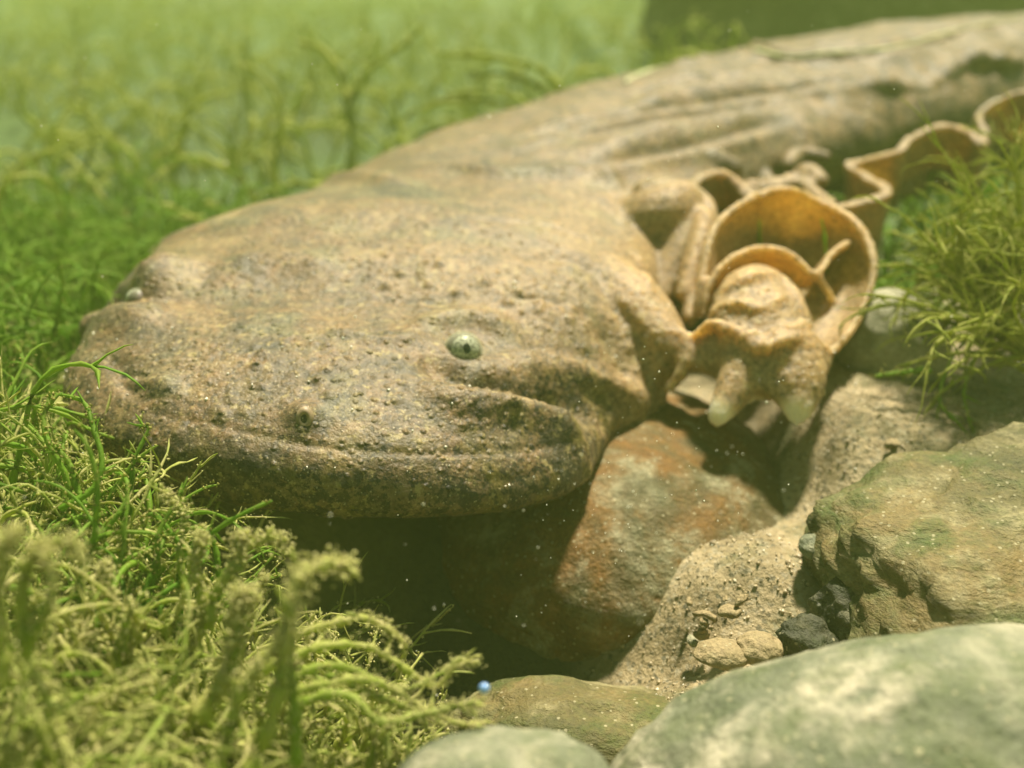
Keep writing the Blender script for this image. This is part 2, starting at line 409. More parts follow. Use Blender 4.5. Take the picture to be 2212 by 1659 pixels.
def skin_loft(soup):
    # stations along the spine: x, y, half width, z edge, z top, z bottom, exponent
    st = []
    front, back = 2.5, -0.8
    for a in np.linspace(0.05, 1, 14):
        t = back+(front-back)*math.cos(a*math.pi/2)
        k = math.sin(a*math.pi/2)
        p = HL(0.1, t)
        st.append((p[0], p[1], 4.25*k**0.92, -6.18-0.1*(1-math.cos(a*1.57)), -6.13+1.09*k**1.15, -6.26-0.74*k**0.5, 2.35))
    for t, w, ze, zt, zb, n in ((-1.9, 4.68, -6.08, -4.76, -7.1, 2.25), (-3.2, 5.0, -6.05, -4.5, -7.2, 2.2), (-4.5, 4.75, -5.9, -4.3, -7.4, 2.2)):
        p = HL(0, t); st.append((p[0], p[1], w, ze, zt, zb, n))
    for x, y, w, ze, zt, zb, n in ((-0.9, 21.4, 4.15, -5.6, -4.25, -7.6, 2.2), (0.8, 24.6, 4.0, -5.3, -3.75, -7.6, 2.2), (4.1, 28.8, 4.1, -5.0, -3.3, -7.6, 2.2),
                                   (8.8, 33.4, 4.4, -4.8, -2.8, -7.6, 2.2), (15.2, 38.2, 4.7, -4.7, -2.4, -7.6, 2.2), (24, 42.5, 4.5, -4.9, -2.4, -7.6, 2.2),
                                   (34, 45, 3.6, -5.3, -3.0, -7.6, 2.0), (42, 47, 2.4, -5.9, -3.3, -7.6, 2.0), (50, 50, 1.2, -6.3, -3.8, -7.6, 2.0), (56, 53, 0.4, -6.6, -5.2, -7.4, 2.0)):
        st.append((x, y, w, ze, zt, zb, n))
    st = catmull(np.array(st), 280)
    m = 128
    a = np.linspace(0, 2*np.pi, m, endpoint=False)
    T = np.gradient(st[:, :2], axis=0); T /= np.linalg.norm(T, axis=1)[:, None]
    Nn = np.stack([T[:, 1], -T[:, 0]], -1)       # to the animal's near side
    c, s = np.cos(a), np.sin(a)
    R = np.zeros((len(st), m, 3))
    for i, (x, y, w, ze, zt, zb, n) in enumerate(st):
        w = max(w, 0.02)
        lat = w*np.sign(c)*np.abs(c)**(2/n)
        up = np.where(s >= 0, (zt-ze)*np.abs(s)**(2/n), (zb-ze)*np.abs(s)**(2/(2.2 if y > 17 else 2.1)))
        if y > 20.5: lat = lat*(1-0.28*smooth(0.0, -0.5, s)*smooth(20.5, 24, y)*(c > 0))
        R[i, :, 0] = x+Nn[i, 0]*lat; R[i, :, 1] = y+Nn[i, 1]*lat; R[i, :, 2] = ze+up
    rel = R-MID
    sl = rel@E1; tl = rel@E2
    headw = smooth(-6, -3, tl)
    roll = (EYE_N[2]-EYE_F[2])/np.linalg.norm(EYE_N-EYE_F)
    R[..., 2] += headw*sl*roll*0.8
    R[..., 2] -= headw*0.028*sl**2*smooth(-4.8, -6.0, R[..., 2])
    far = smooth(-1.5, -4.2, sl)*headw
    tuck = far*(0.06+0.16*smooth(-5.7, -6.6, R[..., 2]))*(sl)
    R -= tuck[..., None]*E1
    soup.rings(R)

def UU(L): 
    L = np.asarray(L, float); return U(L[:, 0], L[:, 1], L[:, 2])
def net(rows, n, m):
    """control rows of (u, v, depth) -> smooth (n, m, 3) grid"""
    R = np.stack([catmull(UU(r), m) for r in rows])            # k, m, 3
    return np.stack([catmull(R[:, j], n) for j in range(m)], 1)

soup = Soup()
skin_loft(soup)
# --- near foreleg: the cupped skin flap
rim = np.array([(1500, 690, 18.3), (1512, 600, 18.5), (1545, 490, 18.9), (1615, 430, 19.4), (1700, 408, 19.7), (1780, 436, 19.6), (1850, 480, 19.2),
                (1886, 565, 18.7), (1876, 650, 18.2), (1842, 712, 17.8), (1785, 770, 17.3)])
cc = np.array([1675, 660, 0])
def shrink(r, f, dd):
    q = r.copy(); q[:, :2] = cc[:2]+(r[:, :2]-cc[:2])*f; q[:, 2] += dd; return q
G = net([rim, shrink(rim, 0.95, 0.28), shrink(rim, 0.82, 0.62), shrink(rim, 0.6, 0.85), shrink(rim, 0.25, 0.8)], 40, 110)
ruf = 0.05*np.sin(np.linspace(0, 21, 110))[None, :, None]*np.linspace(1, 0, 40)[:, None, None]
G = G+ruf*np.array([0.3, -0.9, 0.3])
th = np.full((40, 110), 0.145); th[:2] = 0.16
soup.sheet(G, th)
# inner arch of skin
rim2 = np.array([(1518, 680, 18.0), (1528, 625, 18.1), (1565, 568, 18.3), (1640, 534, 18.6), (1712, 550, 18.5), (1758, 592, 18.3), (1782, 572, 18.6), (1800, 545, 18.9), (1838, 520, 19.2)])
def shr2(r, f, dd):
    q = r.copy(); q[:, :2] = np.array([1660, 700])+(r[:, :2]-np.array([1660, 700]))*f; q[:, 2] += dd; return q
soup.sheet(net([rim2, shr2(rim2, 0.94, 0.3), shr2(rim2, 0.84, 0.55), shr2(rim2, 0.7, 0.7)], 20, 70), 0.12)
soup.tube(UU([(1760, 592, 18.35), (1785, 625, 18.7), (1805, 660, 19.0)]), [0.08, 0.09, 0.07])
# forearm, hand, toes
soup.tube(UU([(1655, 612, 18.4), (1648, 655, 17.9), (1642, 715, 17.5), (1640, 775, 17.2)]), [0.5, 0.78, 0.9, 0.85], flat=0.62, flat_dir=(0, -1, 0.3))
soup.tube(UU([(1540, 765, 17.35), (1600, 785, 17.05), (1680, 790, 16.95), (1760, 775, 17.2)]), [0.28, 0.5, 0.55, 0.34], flat=0.55, flat_dir=(0, -1, 0.4))
soup.tube(UU([(1612, 770, 17.0), (1590, 832, 16.7), (1562, 882, 16.52), (1543, 910, 16.45)]), [0.4, 0.34, 0.25, 0.16], flat=0.7, flat_dir=(0, -1, 0.4))
soup.tube(UU([(1690, 765, 17.0), (1714, 830, 16.7), (1722, 878, 16.5), (1719, 908, 16.42)]), [0.62, 0.52, 0.32, 0.17], flat=0.55, flat_dir=(0, -1, 0.4))
soup.tube(UU([(1625, 800, 17.2), (1622, 845, 17.15), (1615, 868, 17.1)]), [0.3, 0.19, 0.11])
soup.sheet(net([[(1690, 765, 16.9), (1745, 762, 17.05), (1792, 757, 17.3)], [(1712, 830, 16.75), (1745, 825, 16.85), (1775, 815, 17.05)], [(1722, 885, 16.55), (1735, 880, 16.6), (1748, 872, 16.7)]], 14, 16), 0.28)
# web of skin from the hand to the jaw and palm ridges
soup.tube(UU([(1455, 765, 17.8), (1500, 765, 17.5), (1560, 775, 17.3)]), [0.34, 0.3, 0.34])
for q, r in (([(1500, 722, 17.35), (1540, 700, 16.95), (1600, 722, 16.75), (1650, 738, 16.7)], 0.1),
             ([(1560, 735, 16.95), (1640, 752, 16.6), (1700, 735, 16.65), (1760, 728, 17.0)], 0.1),
             ([(1650, 730, 16.75), (1700, 712, 16.8), (1750, 700, 17.15)], 0.08),
             ([(1535, 670, 17.4), (1590, 655, 17.15), (1640, 668, 17.05), (1690, 640, 17.3)], 0.1),
             ([(1545, 640, 17.6), (1610, 605, 17.5), (1670, 590, 17.8)], 0.12),
             ([(1690, 600, 17.9), (1715, 640, 17.6), (1740, 690, 17.3)], 0.12),
             ([(1680, 755, 16.65), (1740, 738, 16.85), (1785, 752, 17.2)], 0.09)):
    soup.tube(UU(q), [r*0.7]+[r]*(len(q)-2)+[r*0.7])
# shoulder and the pleats behind the jaw
soup.tube(UU([(1370, 500, 20.9), (1425, 470, 20.5), (1480, 430, 20.8)]), [0.7, 0.62, 0.42])
soup.tube(UU([(1395, 440, 21.3), (1450, 425, 21.2), (1490, 418, 21.4)]), [0.5, 0.4, 0.25])
for q, r in (([(1470, 440, 20.6), (1470, 520, 20.2), (1440, 600, 19.9), (1420, 650, 19.6)], 0.32),
             ([(1500, 450, 20.5), (1520, 480, 20.1), (1500, 560, 19.6), (1475, 640, 19.2)], 0.2),
             ([(1485, 395, 21.4), (1525, 440, 20.7), (1533, 500, 20.2), (1505, 600, 19.5), (1485, 690, 18.9)], 0.16),
             ([(1440, 520, 20.2), (1420, 580, 19.9), (1405, 640, 19.6)], 0.18)):
    soup.tube(UU(q), [r*0.6]+[r]*(len(q)-2)+[r*0.8])
soup.sheet(net([[(1470, 440, 21.2), (1465, 540, 20.9), (1440, 680, 20.2)], [(1530, 470, 21.0), (1530, 570, 20.3), (1490, 700, 19.3)]], 10, 20), 0.3)
# jaw corner lobe
soup.tube(UU([(1380, 790, 17.9), (1430, 760, 17.7), (1465, 730, 17.6)]), [0.5, 0.4, 0.24])
soup.tube(UU([(1472, 712, 17.35), (1482, 760, 17.25), (1465, 815, 17.2), (1440, 845, 17.3)]), [0.09, 0.11, 0.11, 0.08])
soup.tube(UU([(1290, 660, 18.95), (1370, 705, 18.2), (1448, 750, 17.55)]), [0.95, 0.78, 0.42])
# --- ruffled skin along the flank
FR = []
def frill(rimpts, base_shift, th=0.19, n=22, m=90, amp=0.08, seed=0):
    r0 = np.array(rimpts, float); rows = []
    for f in (0, 0.25, 0.6, 1.0):
        q = r0.copy(); q[:, 0] += base_shift[0]*f; q[:, 1] += base_shift[1]*f; q[:, 2] += base_shift[2]*f; rows.append(q)
    G = net(rows, n, m); FR.append(G[0]); FR.append(G[n//2])
    G = G+(fbm(G, 0.8, 2, seed)[..., None]*amp)*np.array([0.2, -1, 0.4])
    t = th*(1+0.45*fbm(G*1.0, 1.7, 2, seed+40)); t[:2] *= 1.3
    soup.sheet(G, t)
frill([(1478, 470, 20.7), (1484, 415, 21.2), (1515, 378, 21.7), (1562, 372, 22.0), (1602, 405, 21.9), (1640, 440, 21.4)], (12, 90, 0.9), seed=1)
frill([(1560, 420, 23.2), (1620, 405, 23), (1680, 395, 23), (1720, 380, 23.2), (1760, 410, 22.6), (1800, 440, 21.8)], (0, 70, 0.9), seed=2)
frill([(1800, 445, 20.9), (1860, 432, 21.2), (1912, 415, 21.4), (1905, 395, 22.0), (1862, 372, 22.8), (1835, 348, 23.4), (1880, 338, 23.2), (1940, 322, 23.0), (1962, 296, 23.4),
       (2030, 270, 23.8), (2090, 284, 23.8), (2118, 310, 23.6), (2128, 285, 24.4), (2116, 245, 25.2), (2150, 210, 25.6), (2215, 200, 25.8), (2290, 230, 25.6), (2340, 215, 26.4), (2440, 190, 27), (2530, 200, 28.5), (2580, 185, 31), (2620, 170, 34)],
      (-14, 135, 0.9), n=24, m=240, amp=0.16, seed=3)
# lumpy overhanging edge of the back above the frill
ov = [(1345, 430, 22.0), (1400, 405, 22.5), (1440, 392, 23.0), (1500, 352, 24.4), (1560, 348, 24.6), (1640, 332, 25.4), (1690, 300, 26.4), (1740, 262, 27.4), (1830, 225, 28.4), (1900, 200, 29.2), (1960, 200, 29.6), (2010, 180, 30.2), (2080, 150, 31.4), (2212, 142, 32.4), (2400, 130, 34.5)]
P = catmull(UU(ov), 160)
P = P+0.3*np.stack([fbm(P, 0.9, 2, 5), fbm(P, 0.9, 2, 6), fbm(P, 0.9, 2, 7)], -1)
soup.tube(P, 0.42+0.2*fbm(P, 1.3, 2, 9), n=220, flat=0.8)
for q, r in (([(1640, 345, 25.2), (1655, 385, 24.4), (1690, 420, 23.6)], 0.16), ([(1800, 240, 27.6), (1770, 300, 26.6), (1740, 340, 25.6)], 0.15), ([(1720, 400, 23.4), (1745, 380, 23.4), (1780, 395, 23.0)], 0.3),
             ([(1500, 380, 23.4), (1540, 360, 23.6), (1590, 365, 23.6)], 0.3), ([(1360, 405, 22.2), (1390, 380, 22.6), (1420, 385, 22.6)], 0.25), ([(1700, 360, 24.4), (1730, 335, 25), (1790, 340, 24.8)], 0.22), ([(1580, 390, 23.3), (1600, 415, 22.8), (1640, 425, 22.6)], 0.16)):
    soup.tube(UU(q), [r*0.6, r, r*0.6])

me0 = soup.mesh('salamander_skin')
tmp = bpy.data.objects.new('tmp_skin', me0); COL.objects.link(tmp)
md = tmp.modifiers.new('r', 'REMESH'); md.mode = 'VOXEL'; md.voxel_size = VOX*S; md.use_smooth_shade = True
sm = tmp.modifiers.new('s', 'SMOOTH'); sm.factor = 0.5; sm.iterations = 4
dg = bpy.context.evaluated_depsgraph_get()
me = bpy.data.meshes.new_from_object(tmp.evaluated_get(dg))
bpy.data.objects.remove(tmp); bpy.data.meshes.remove(me0)
me.materials.clear()
print('skin verts', len(me.vertices))
animal = link('giant_salamander', None, label='broad flat-headed tan brown salamander resting on the stream bed', cat='salamander')
animal.location = W(HL(0, 0, -7.8))
body = link('body', me)

# --- sculpting: strokes are found on the skin, then pushed along its normals
def skin_hit(u, v):
    p = U(u, v, 1.0); o = Vector((0, 0, LIFT*S)); d = Vector(p).normalized()
    ok, loc, nor, _ = body.ray_cast(o, d)
    if not ok: return None, None
    l = np.array(loc)/S; l[2] -= LIFT
    return l, np.array(nor)
PV = coords_du(me); NV = normals_np(me)
DV = np.zeros(len(PV))
def stroke(uv, r, amt, taper=True, n=None):
    """raise (amt > 0) or sink a soft line; uv polyline in photograph pixels, r du"""
    uv = np.array(uv, float)
    if len(uv) > 1:
        L = np.linalg.norm(np.diff(uv, axis=0), axis=1).sum()
        uv = catmull(uv, max(8, int(L/6)))
    H = []
    for k, q in enumerate(uv):
        l, _ = skin_hit(q[0], q[1])
        if l is not None: H.append((*l, k/max(len(uv)-1, 1)))
    if not H: print('miss', uv[0]); return
    H = np.array(H)
    lo, hi = H[:, :3].min(0)-3*r, H[:, :3].max(0)+3*r
    sel = np.where(np.all((PV > lo) & (PV < hi), axis=1))[0]
    best = np.zeros(len(sel))
    for h in H:
        d2 = ((PV[sel]-h[:3])**2).sum(1)
        w = 1.0 if (not taper or len(uv) == 1) else min(1, 4*min(h[3], 1-h[3])+0.12)
        np.maximum(best, w*np.exp(-d2/(r*r)), out=best)
    DV[sel] += amt*best
def commit():
    global PV, NV
    PV = PV+NV*DV[:, None]; DV[:] = 0
    set_coords(me, PV); NV = normals_np(me)
    bpy.context.view_layer.update()
bpy.context.view_layer.update()
# broad forms
EYEPOS = skin_hit(1000, 755)
stroke([(335, 620), (365, 590)], 0.5, 0.42)                         # bulge of the far eye
stroke([(165, 700), (250, 690), (330, 700)], 0.42, 0.26)             # far lip lobe
stroke([(205, 650), (240, 655), (285, 675)], 0.3, -0.34)             # notch before the far eye
stroke([(880, 728), (940, 700), (1000, 688), (1060, 702), (1120, 745)], 0.25, 0.17) # brow over the near eye
stroke([(940, 770), (965, 800), (1010, 815), (1055, 790)], 0.09, 0.07)
stroke([(905, 765), (950, 790), (1020, 820), (1100, 842), (1200, 868), (1290, 905)], 0.22, -0.28)   # furrow under it
stroke([(915, 830), (1000, 868), (1100, 872), (1190, 905), (1255, 940)], 0.3, 0.24)                # lip
stroke([(1060, 790), (1150, 800), (1250, 815), (1340, 835), (1400, 860)], 0.22, 0.16)              # ridge behind the eye
stroke([(1300, 700), (1340, 760), (1360, 820)], 0.3, -0.2)           # hollow before the jaw lobe
stroke([(900, 362), (1000, 366), (1100, 378), (1230, 374), (1305, 380), (1340, 420)], 0.2, 0.13)    # nape fold
stroke([(930, 330), (1060, 338), (1200, 340), (1320, 350)], 0.45, -0.06)
stroke([(700, 390), (780, 386), (880, 400)], 0.3, 0.16)
stroke([(480, 640), (640, 600), (820, 610), (1000, 600)], 0.7, -0.12)
stroke([(480, 590), (560, 560), (640, 560), (720, 590)], 0.4, 0.12)
stroke([(330, 850), (345, 830), (380, 850)], 0.24, 0.12)              # far nostril swelling
stroke([(655, 900)], 0.2, 0.16)                                      # near nostril swelling
stroke([(1180, 300), (1400, 250), (1600, 215), (1800, 190)], 0.45, -0.25)
stroke([(1250, 330), (1450, 280), (1650, 240)], 0.4, 0.16)
stroke([(1420, 170), (1550, 110), (1620, 98), (1720, 125), (1900, 105), (2200, 40)], 0.25, 0.22)
commit()
# the lower jaw sits back under the lip
MH = []
for q in catmull(np.array([(285, 868), (330, 890), (450, 916), (600, 950), (750, 972), (900, 980), (1100, 974), (1200, 962), (1262, 940)], float), 80):
    l, _ = skin_hit(q[0], q[1])
    if l is not None: MH.append(((l-MID)@E1, l[2]))
MH = np.array(sorted(MH)); tl = (PV-MID)@E2; sl = (PV-MID)@E1
zm = np.interp(sl, MH[:, 0], MH[:, 1])
mask = smooth(-1.4, -0.4, tl)*smooth(4.7, 4.1, np.abs(sl))*smooth(-0.02, 0.34, zm-PV[:, 2])
toc = HL(0, -1.2)-PV; toc[:, 2] = 0; toc /= np.linalg.norm(toc, axis=1)[:, None]+1e-6
PV = PV+toc*(0.0*mask)[:, None]
set_coords(me, PV); NV = normals_np(me); bpy.context.view_layer.update()
# mouth line and small creases
stroke([(285, 868), (330, 890), (450, 916), (600, 950), (750, 972), (900, 980), (1100, 974), (1200, 962), (1262, 940)], 0.045, -0.03)
stroke([(980, 1040), (1080, 1040), (1180, 1020)], 0.1, -0.025)
for q in ([(1100, 640), (1200, 650), (1290, 690)], [(1120, 560), (1220, 560), (1300, 600)], [(1310, 640), (1360, 700), (1385, 745)], [(1385, 760), (1400, 800), (1395, 840)],
          [(1420, 750), (1440, 790), (1425, 830)], [(760, 640), (900, 650), (1000, 640)], [(1000, 470), (1150, 480), (1280, 520)]):
    stroke(q, 0.09, -0.05)
for q in ([(1370, 540), (1395, 590), (1405, 640)], [(1080, 770), (1180, 775), (1280, 800)], [(820, 740), (870, 735), (900, 725)], [(700, 720), (760, 725), (840, 745)],
          [(1290, 420), (1330, 450), (1350, 490)]):
    stroke(q, 0.1, 0.07)
for k, v0 in enumerate((780, 805, 830, 850)):
    stroke([(215+k*12, v0-25), (260+k*12, v0+5), (310+k*12, v0+5)], 0.07, -0.06)
commit()
# warts, pits and lumps of the skin
def worley(P, scale, seed):
    Q = P*scale+500.0; I = np.floor(Q).astype(np.int64)
    f1 = np.full(len(P), 9.0); idv = np.zeros(len(P))
    for dx in (-1, 0, 1):
        for dy in (-1, 0, 1):
            for dz in (-1, 0, 1):
                J = I+np.array([dx, dy, dz])
                C = J+0.5+0.45*np.stack([hash3(J[:, 0], J[:, 1], J[:, 2], seed+k) for k in range(3)], -1)
                d = ((Q-C)**2).sum(1); m = d < f1
                f1[m] = d[m]; idv[m] = hash3(J[m, 0], J[m, 1], J[m, 2], seed+7)
    return np.sqrt(f1), idv
tl = (PV-MID)@E2; sl = (PV-MID)@E1
depth = PX(PV)[:, 2]
headm = smooth(-5.0, -1.5, tl)*smooth(19.5, 17.0, depth)
near = np.where(depth < 24)[0]
for sc_, amp, sd in ((4.2, 0.08, 3), (7.5, 0.05, 21)):
    f1, idv = worley(PV[near], sc_, sd)
    rad = 0.28+0.2*idv
    wart = np.where(idv > -0.25, np.clip(1-(f1/np.maximum(rad, 0.05))**2, 0, 1), 0)
    DV[near] += amp*wart*(0.06+0.94*headm[near]*np.clip(0.55+1.4*fbm(PV[near], 0.6, 2, 88), 0.1, 1.2))
DV += (0.045*fbm(PV, 0.9, 2, 31)+0.012*fbm(PV, 3.0, 3, 41)*(0.35+0.65*headm))
bodym = smooth(21, 24, depth)
for q in ([(1100, 300), (1300, 255), (1500, 215), (1700, 190), (1950, 150)], [(1250, 365), (1400, 330), (1560, 300), (1700, 250)], [(1350, 205), (1500, 170), (1650, 150)]):
    stroke(q, 0.22, -0.16); stroke([(u_, v_+22) for u_, v_ in q], 0.25, 0.14)
DV += smooth(20, 27, depth)*(0.2*fbm(PV, 0.65, 3, 51))
commit()

# --- pigment zones
tl = (PV-MID)@E2; sl = (PV-MID)@E1
rs_ = PX(PV); uvd = rs_[:, :2]
headz = smooth(-4.5, -2.5, tl)*smooth(19, 17.5, depth)
fleck = headz*smooth(0.6, 2.0, tl+0.12*np.abs(sl)+0.9*smooth(-5.2, -6.3, PV[:, 2]))
fleck = np.maximum(fleck, headz*smooth(-5.55, -6.1, PV[:, 2]-0.05*sl))
LEGC = U(1660, 680, 18.3)
warm = smooth(3.6, 2.2, np.linalg.norm((PV-LEGC)*np.array([1, 0.7, 1]), axis=1))
warm = np.maximum(warm, 0.7*smooth(1.8, 0.6, np.linalg.norm(PV-U(1430, 470, 20.6), axis=1)))
warm = np.maximum(warm, 0.2*bodym)
frs = np.vstack(FR)[::2]; cand = np.where((depth > 18) & (depth < 29) & (PV[:, 0] > 2.5))[0]
fd = np.full(len(cand), 9.0)
for q in frs: np.minimum(fd, ((PV[cand]-q)**2).sum(1), out=fd)
warm[cand] = np.maximum(warm[cand], 0.75*smooth(0.55, 0.3, np.sqrt(fd)))
tips = np.zeros(len(PV))
for q in ((1545, 905, 16.45), (1720, 905, 16.4), (1615, 870, 17.1)):
    tips = np.maximum(tips, smooth(0.42, 0.16, np.linalg.norm(PV-U(*q), axis=1)))
fleck *= (1-smooth(0.02, 0.3, warm))*(0.3+0.7*smooth(0.85, 0.35, NV[:, 2]))
attr(me, 'fleck', fleck)
warm = np.maximum(warm, 0.38*smooth(-0.5, 3.5, sl)*smooth(0.6, -2.0, tl)*smooth(22, 19, depth))
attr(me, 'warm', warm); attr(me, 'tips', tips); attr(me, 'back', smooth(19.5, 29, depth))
t = NT('salamander_skin')
fl, wa, ti = t.attr('fleck'), t.attr('warm'), t.attr('tips')
n1 = t.noise(0.7, 6, 0.66, 0.6); n2 = t.noise(2.3, 5, 0.65, 0.4); n3 = t.noise(11, 4, 0.65); n4 = t.noise(1.2, 4, 0.6)
c = t.ramp(n1, [(0.33, (0.07, 0.062, 0.04)), (0.44, (0.15, 0.115, 0.068)), (0.55, (0.225, 0.15, 0.08)), (0.66, (0.35, 0.255, 0.14))])
c = t.mix(t.ramp(n2, [(0.5, 0.0), (0.7, 0.4)]), c, (0.38, 0.21, 0.09))
c = t.mix(t.ramp(n4, [(0.52, 0.0), (0.66, 0.5)]), c, (0.22, 0.22, 0.12))
c = t.mix(t.math('MULTIPLY', wa, 0.75), c, t.mix(n2, (0.46, 0.29, 0.14), (0.46, 0.33, 0.17)))
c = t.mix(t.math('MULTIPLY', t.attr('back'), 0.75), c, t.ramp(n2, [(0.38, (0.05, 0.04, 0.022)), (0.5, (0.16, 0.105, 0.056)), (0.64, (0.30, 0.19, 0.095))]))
# dark flecks crowd the lips and snout, few elsewhere
dk = t.ramp(t.noise(5.2, 5, 0.72, 0.3), [(0.49, 0.0), (0.55, 1.0)])
c = t.mix(t.math('MULTIPLY', t.math('MULTIPLY', dk, fl), 0.95), c, (0.035, 0.032, 0.016))
c = t.mix(t.math('MULTIPLY', t.ramp(t.noise(1.9, 4, 0.6), [(0.5, 0.0), (0.62, 1.0)]), t.math('MULTIPLY', fl, 0.5)), c, (0.28, 0.22, 0.05))
c = t.mix(t.ramp(t.noise(6.3, 4, 0.6), [(0.66, 0.0), (0.72, 0.7)]), c, (0.05, 0.05, 0.025))
c = t.mix(0.85, c, t.ramp(n3, [(0.28, 0.38), (0.5, 0.95), (0.72, 1.45)]), 'MULTIPLY')
c = t.mix(t.math('MULTIPLY', t.ramp(t.noise(9.5, 5, 0.72), [(0.535, 0.0), (0.58, 1.0)]), t.math('ADD', t.math('MULTIPLY', fl, 0.5), 0.5)), c, (0.04, 0.038, 0.022))
c = t.mix(t.math('MULTIPLY', t.ramp(t.noise(7.0, 5, 0.7), [(0.57, 0.0), (0.65, 1.0)]), 0.7), c, (0.50, 0.40, 0.19))
wv = t.vor(6.5); wm = t.math('MULTIPLY', t.ramp(wv, [(0.0, 1.0), (0.32, 0.0)]), t.ramp(n4, [(0.4, 0.2), (0.6, 1.0)]))

c = t.mix(1.0, c, t.mix(wa, (0.80, 0.79, 0.73), (0.95, 0.92, 0.88)), 'MULTIPLY')
c = t.mix(t.math('MULTIPLY', ti, 0.9), c, (0.80, 0.68, 0.46))
# fine pale silt dust
c = t.mix(t.ramp(t.vor(13.0), [(0.0, 0.8), (0.13, 0.6), (0.18, 0.0)]), c, (0.5, 0.42, 0.26))
nb = t.bump(wm, 0.9, 0.06); nb = t.bump(n3, 0.6, 0.05, nb); nb = t.bump(t.noise(26, 3), 0.4, 0.02, nb)
me.materials.append(t.bsdf(c, 0.48, nb, 0.35, sss=t.math('ADD', t.math('MULTIPLY', wa, 0.6), 0.3), sss_s=t.math('ADD', t.math('MULTIPLY', wa, 0.55*S), 0.10*S)))
body.parent = animal; body.matrix_parent_inverse = Matrix.Translation(animal.location).inverted()
def part(name, me_, mat, parent, label=None):
    o = link(name, me_, mat, parent, label)
    o.matrix_parent_inverse = Matrix.Translation(animal.location).inverted()
    return o
def child_of_part(name, me_, mat, parent, label=None):
    return link(name, me_, mat, parent, label)

# --- eyes
def frame(z):
    z = z/np.linalg.norm(z); x = np.cross([0, 0, 1.0], z); x /= np.linalg.norm(x); return np.stack([x, np.cross(z, x), z])
def cap(c, ax, r, a0, a1, n=14, m=32, ox=0.0, oy=0.0, sx=1.0):
    """piece of a sphere of radius r round c between polar angles a0..a1 about ax[2]"""
    t_ = np.linspace(a0, a1, n); a = np.linspace(0, 2*np.pi, m, endpoint=False)
    X = np.sin(t_)[:, None]*np.cos(a)*sx+ox; Y = np.sin(t_)[:, None]*np.sin(a)+oy; Z = np.sqrt(np.clip(1-X**2-Y**2, 0, 1))
    D = np.stack([X, Y, Z], -1)*r
    V = np.vstack([(c+D@ax).reshape(-1, 3)])
    return V, grid_faces(n, m, True)
t = NT('eyeball_gel'); m_gel = t.bsdf(t.ramp(t.noise(6), [(0.3, (0.20, 0.165, 0.15)), (0.7, (0.29, 0.24, 0.21))]), 0.35, None, 0.2, sss=0.4)
t = NT('iris_silver'); sp = t.noise(34, 3, 0.7)
m_iris = t.bsdf(t.ramp(sp, [(0.36, (0.05, 0.055, 0.04)), (0.48, (0.40, 0.36, 0.30)), (0.60, (0.85, 0.76, 0.66))]), 0.4, None, 0.3)
m_pup = NT('pupil_dark').bsdf((0.004, 0.012, 0.008), 0.2, None, 0.5)
hm_, hn_, ho_ = nodes_of('cornea_clear')
tr = hn_.nodes.new('ShaderNodeBsdfTransparent'); tr.inputs[0].default_value = (0.9, 0.95, 0.88, 1)
gl = hn_.nodes.new('ShaderNodeBsdfPrincipled'); gl.inputs['Base Color'].default_value = (0.35, 0.36, 0.24, 1); gl.inputs['Roughness'].default_value = 0.3; gl.inputs['Specular IOR Level'].default_value = 0.12
mx_ = hn_.nodes.new('ShaderNodeMixShader'); lw = hn_.nodes.new('ShaderNodeLayerWeight'); lw.inputs[0].default_value = 0.35
mr = hn_.nodes.new('ShaderNodeMapRange'); mr.inputs[3].default_value = 0.06; mr.inputs[4].default_value = 0.6
hn_.links.new(lw.outputs['Facing'], mr.inputs[0]); hn_.links.new(mr.outputs[0], mx_.inputs[0])
hn_.links.new(tr.outputs[0], mx_.inputs[1]); hn_.links.new(gl.outputs[0], mx_.inputs[2]); hn_.links.new(mx_.outputs[0], ho_.inputs[0])
def eye(c, gaze, r, label):
    ax = frame(gaze); b = Soup()
    b.ball(c, r*0.93, n=24, m=32)
    e = part('eye', b.mesh('eyeball'), m_gel, animal, label)
    V, F = cap(c, ax, r*0.955, 0.30, 0.86); child_of_part('iris', mesh_np('iris', V, F), m_iris, e)
    V, F = cap(c, ax, r*0.965, 0.002, 0.27, 8, 24, 0.03, 0.02, 0.78); child_of_part('pupil', mesh_np('pupil', V, F), m_pup, e)
    V, F = cap(c, ax, r*0.95, 0.002, 0.31, 8, 24); child_of_part('iris', mesh_np('iris', V, F), m_iris, e)
    V, F = cap(c, ax, r*1.03, 0.002, 1.5, 20, 36); child_of_part('cornea', mesh_np('cornea', V, F), hm_, e)
    return e
cN, _ = EYEPOS; cN = cN*0.9985-np.array([0, 0, 0.02])
tocam = -cN/np.linalg.norm(cN)
eye(cN, tocam*0.8+E1*0.12+np.array([0.05, 0, 0.12]), 0.275, 'silvery speckled eye with small dark pupil')
eye(U(297, 648, 16.85), -E1*0.9+np.array([0, -0.2, 0.5]), 0.18, 'pale rim of an eye turned away')
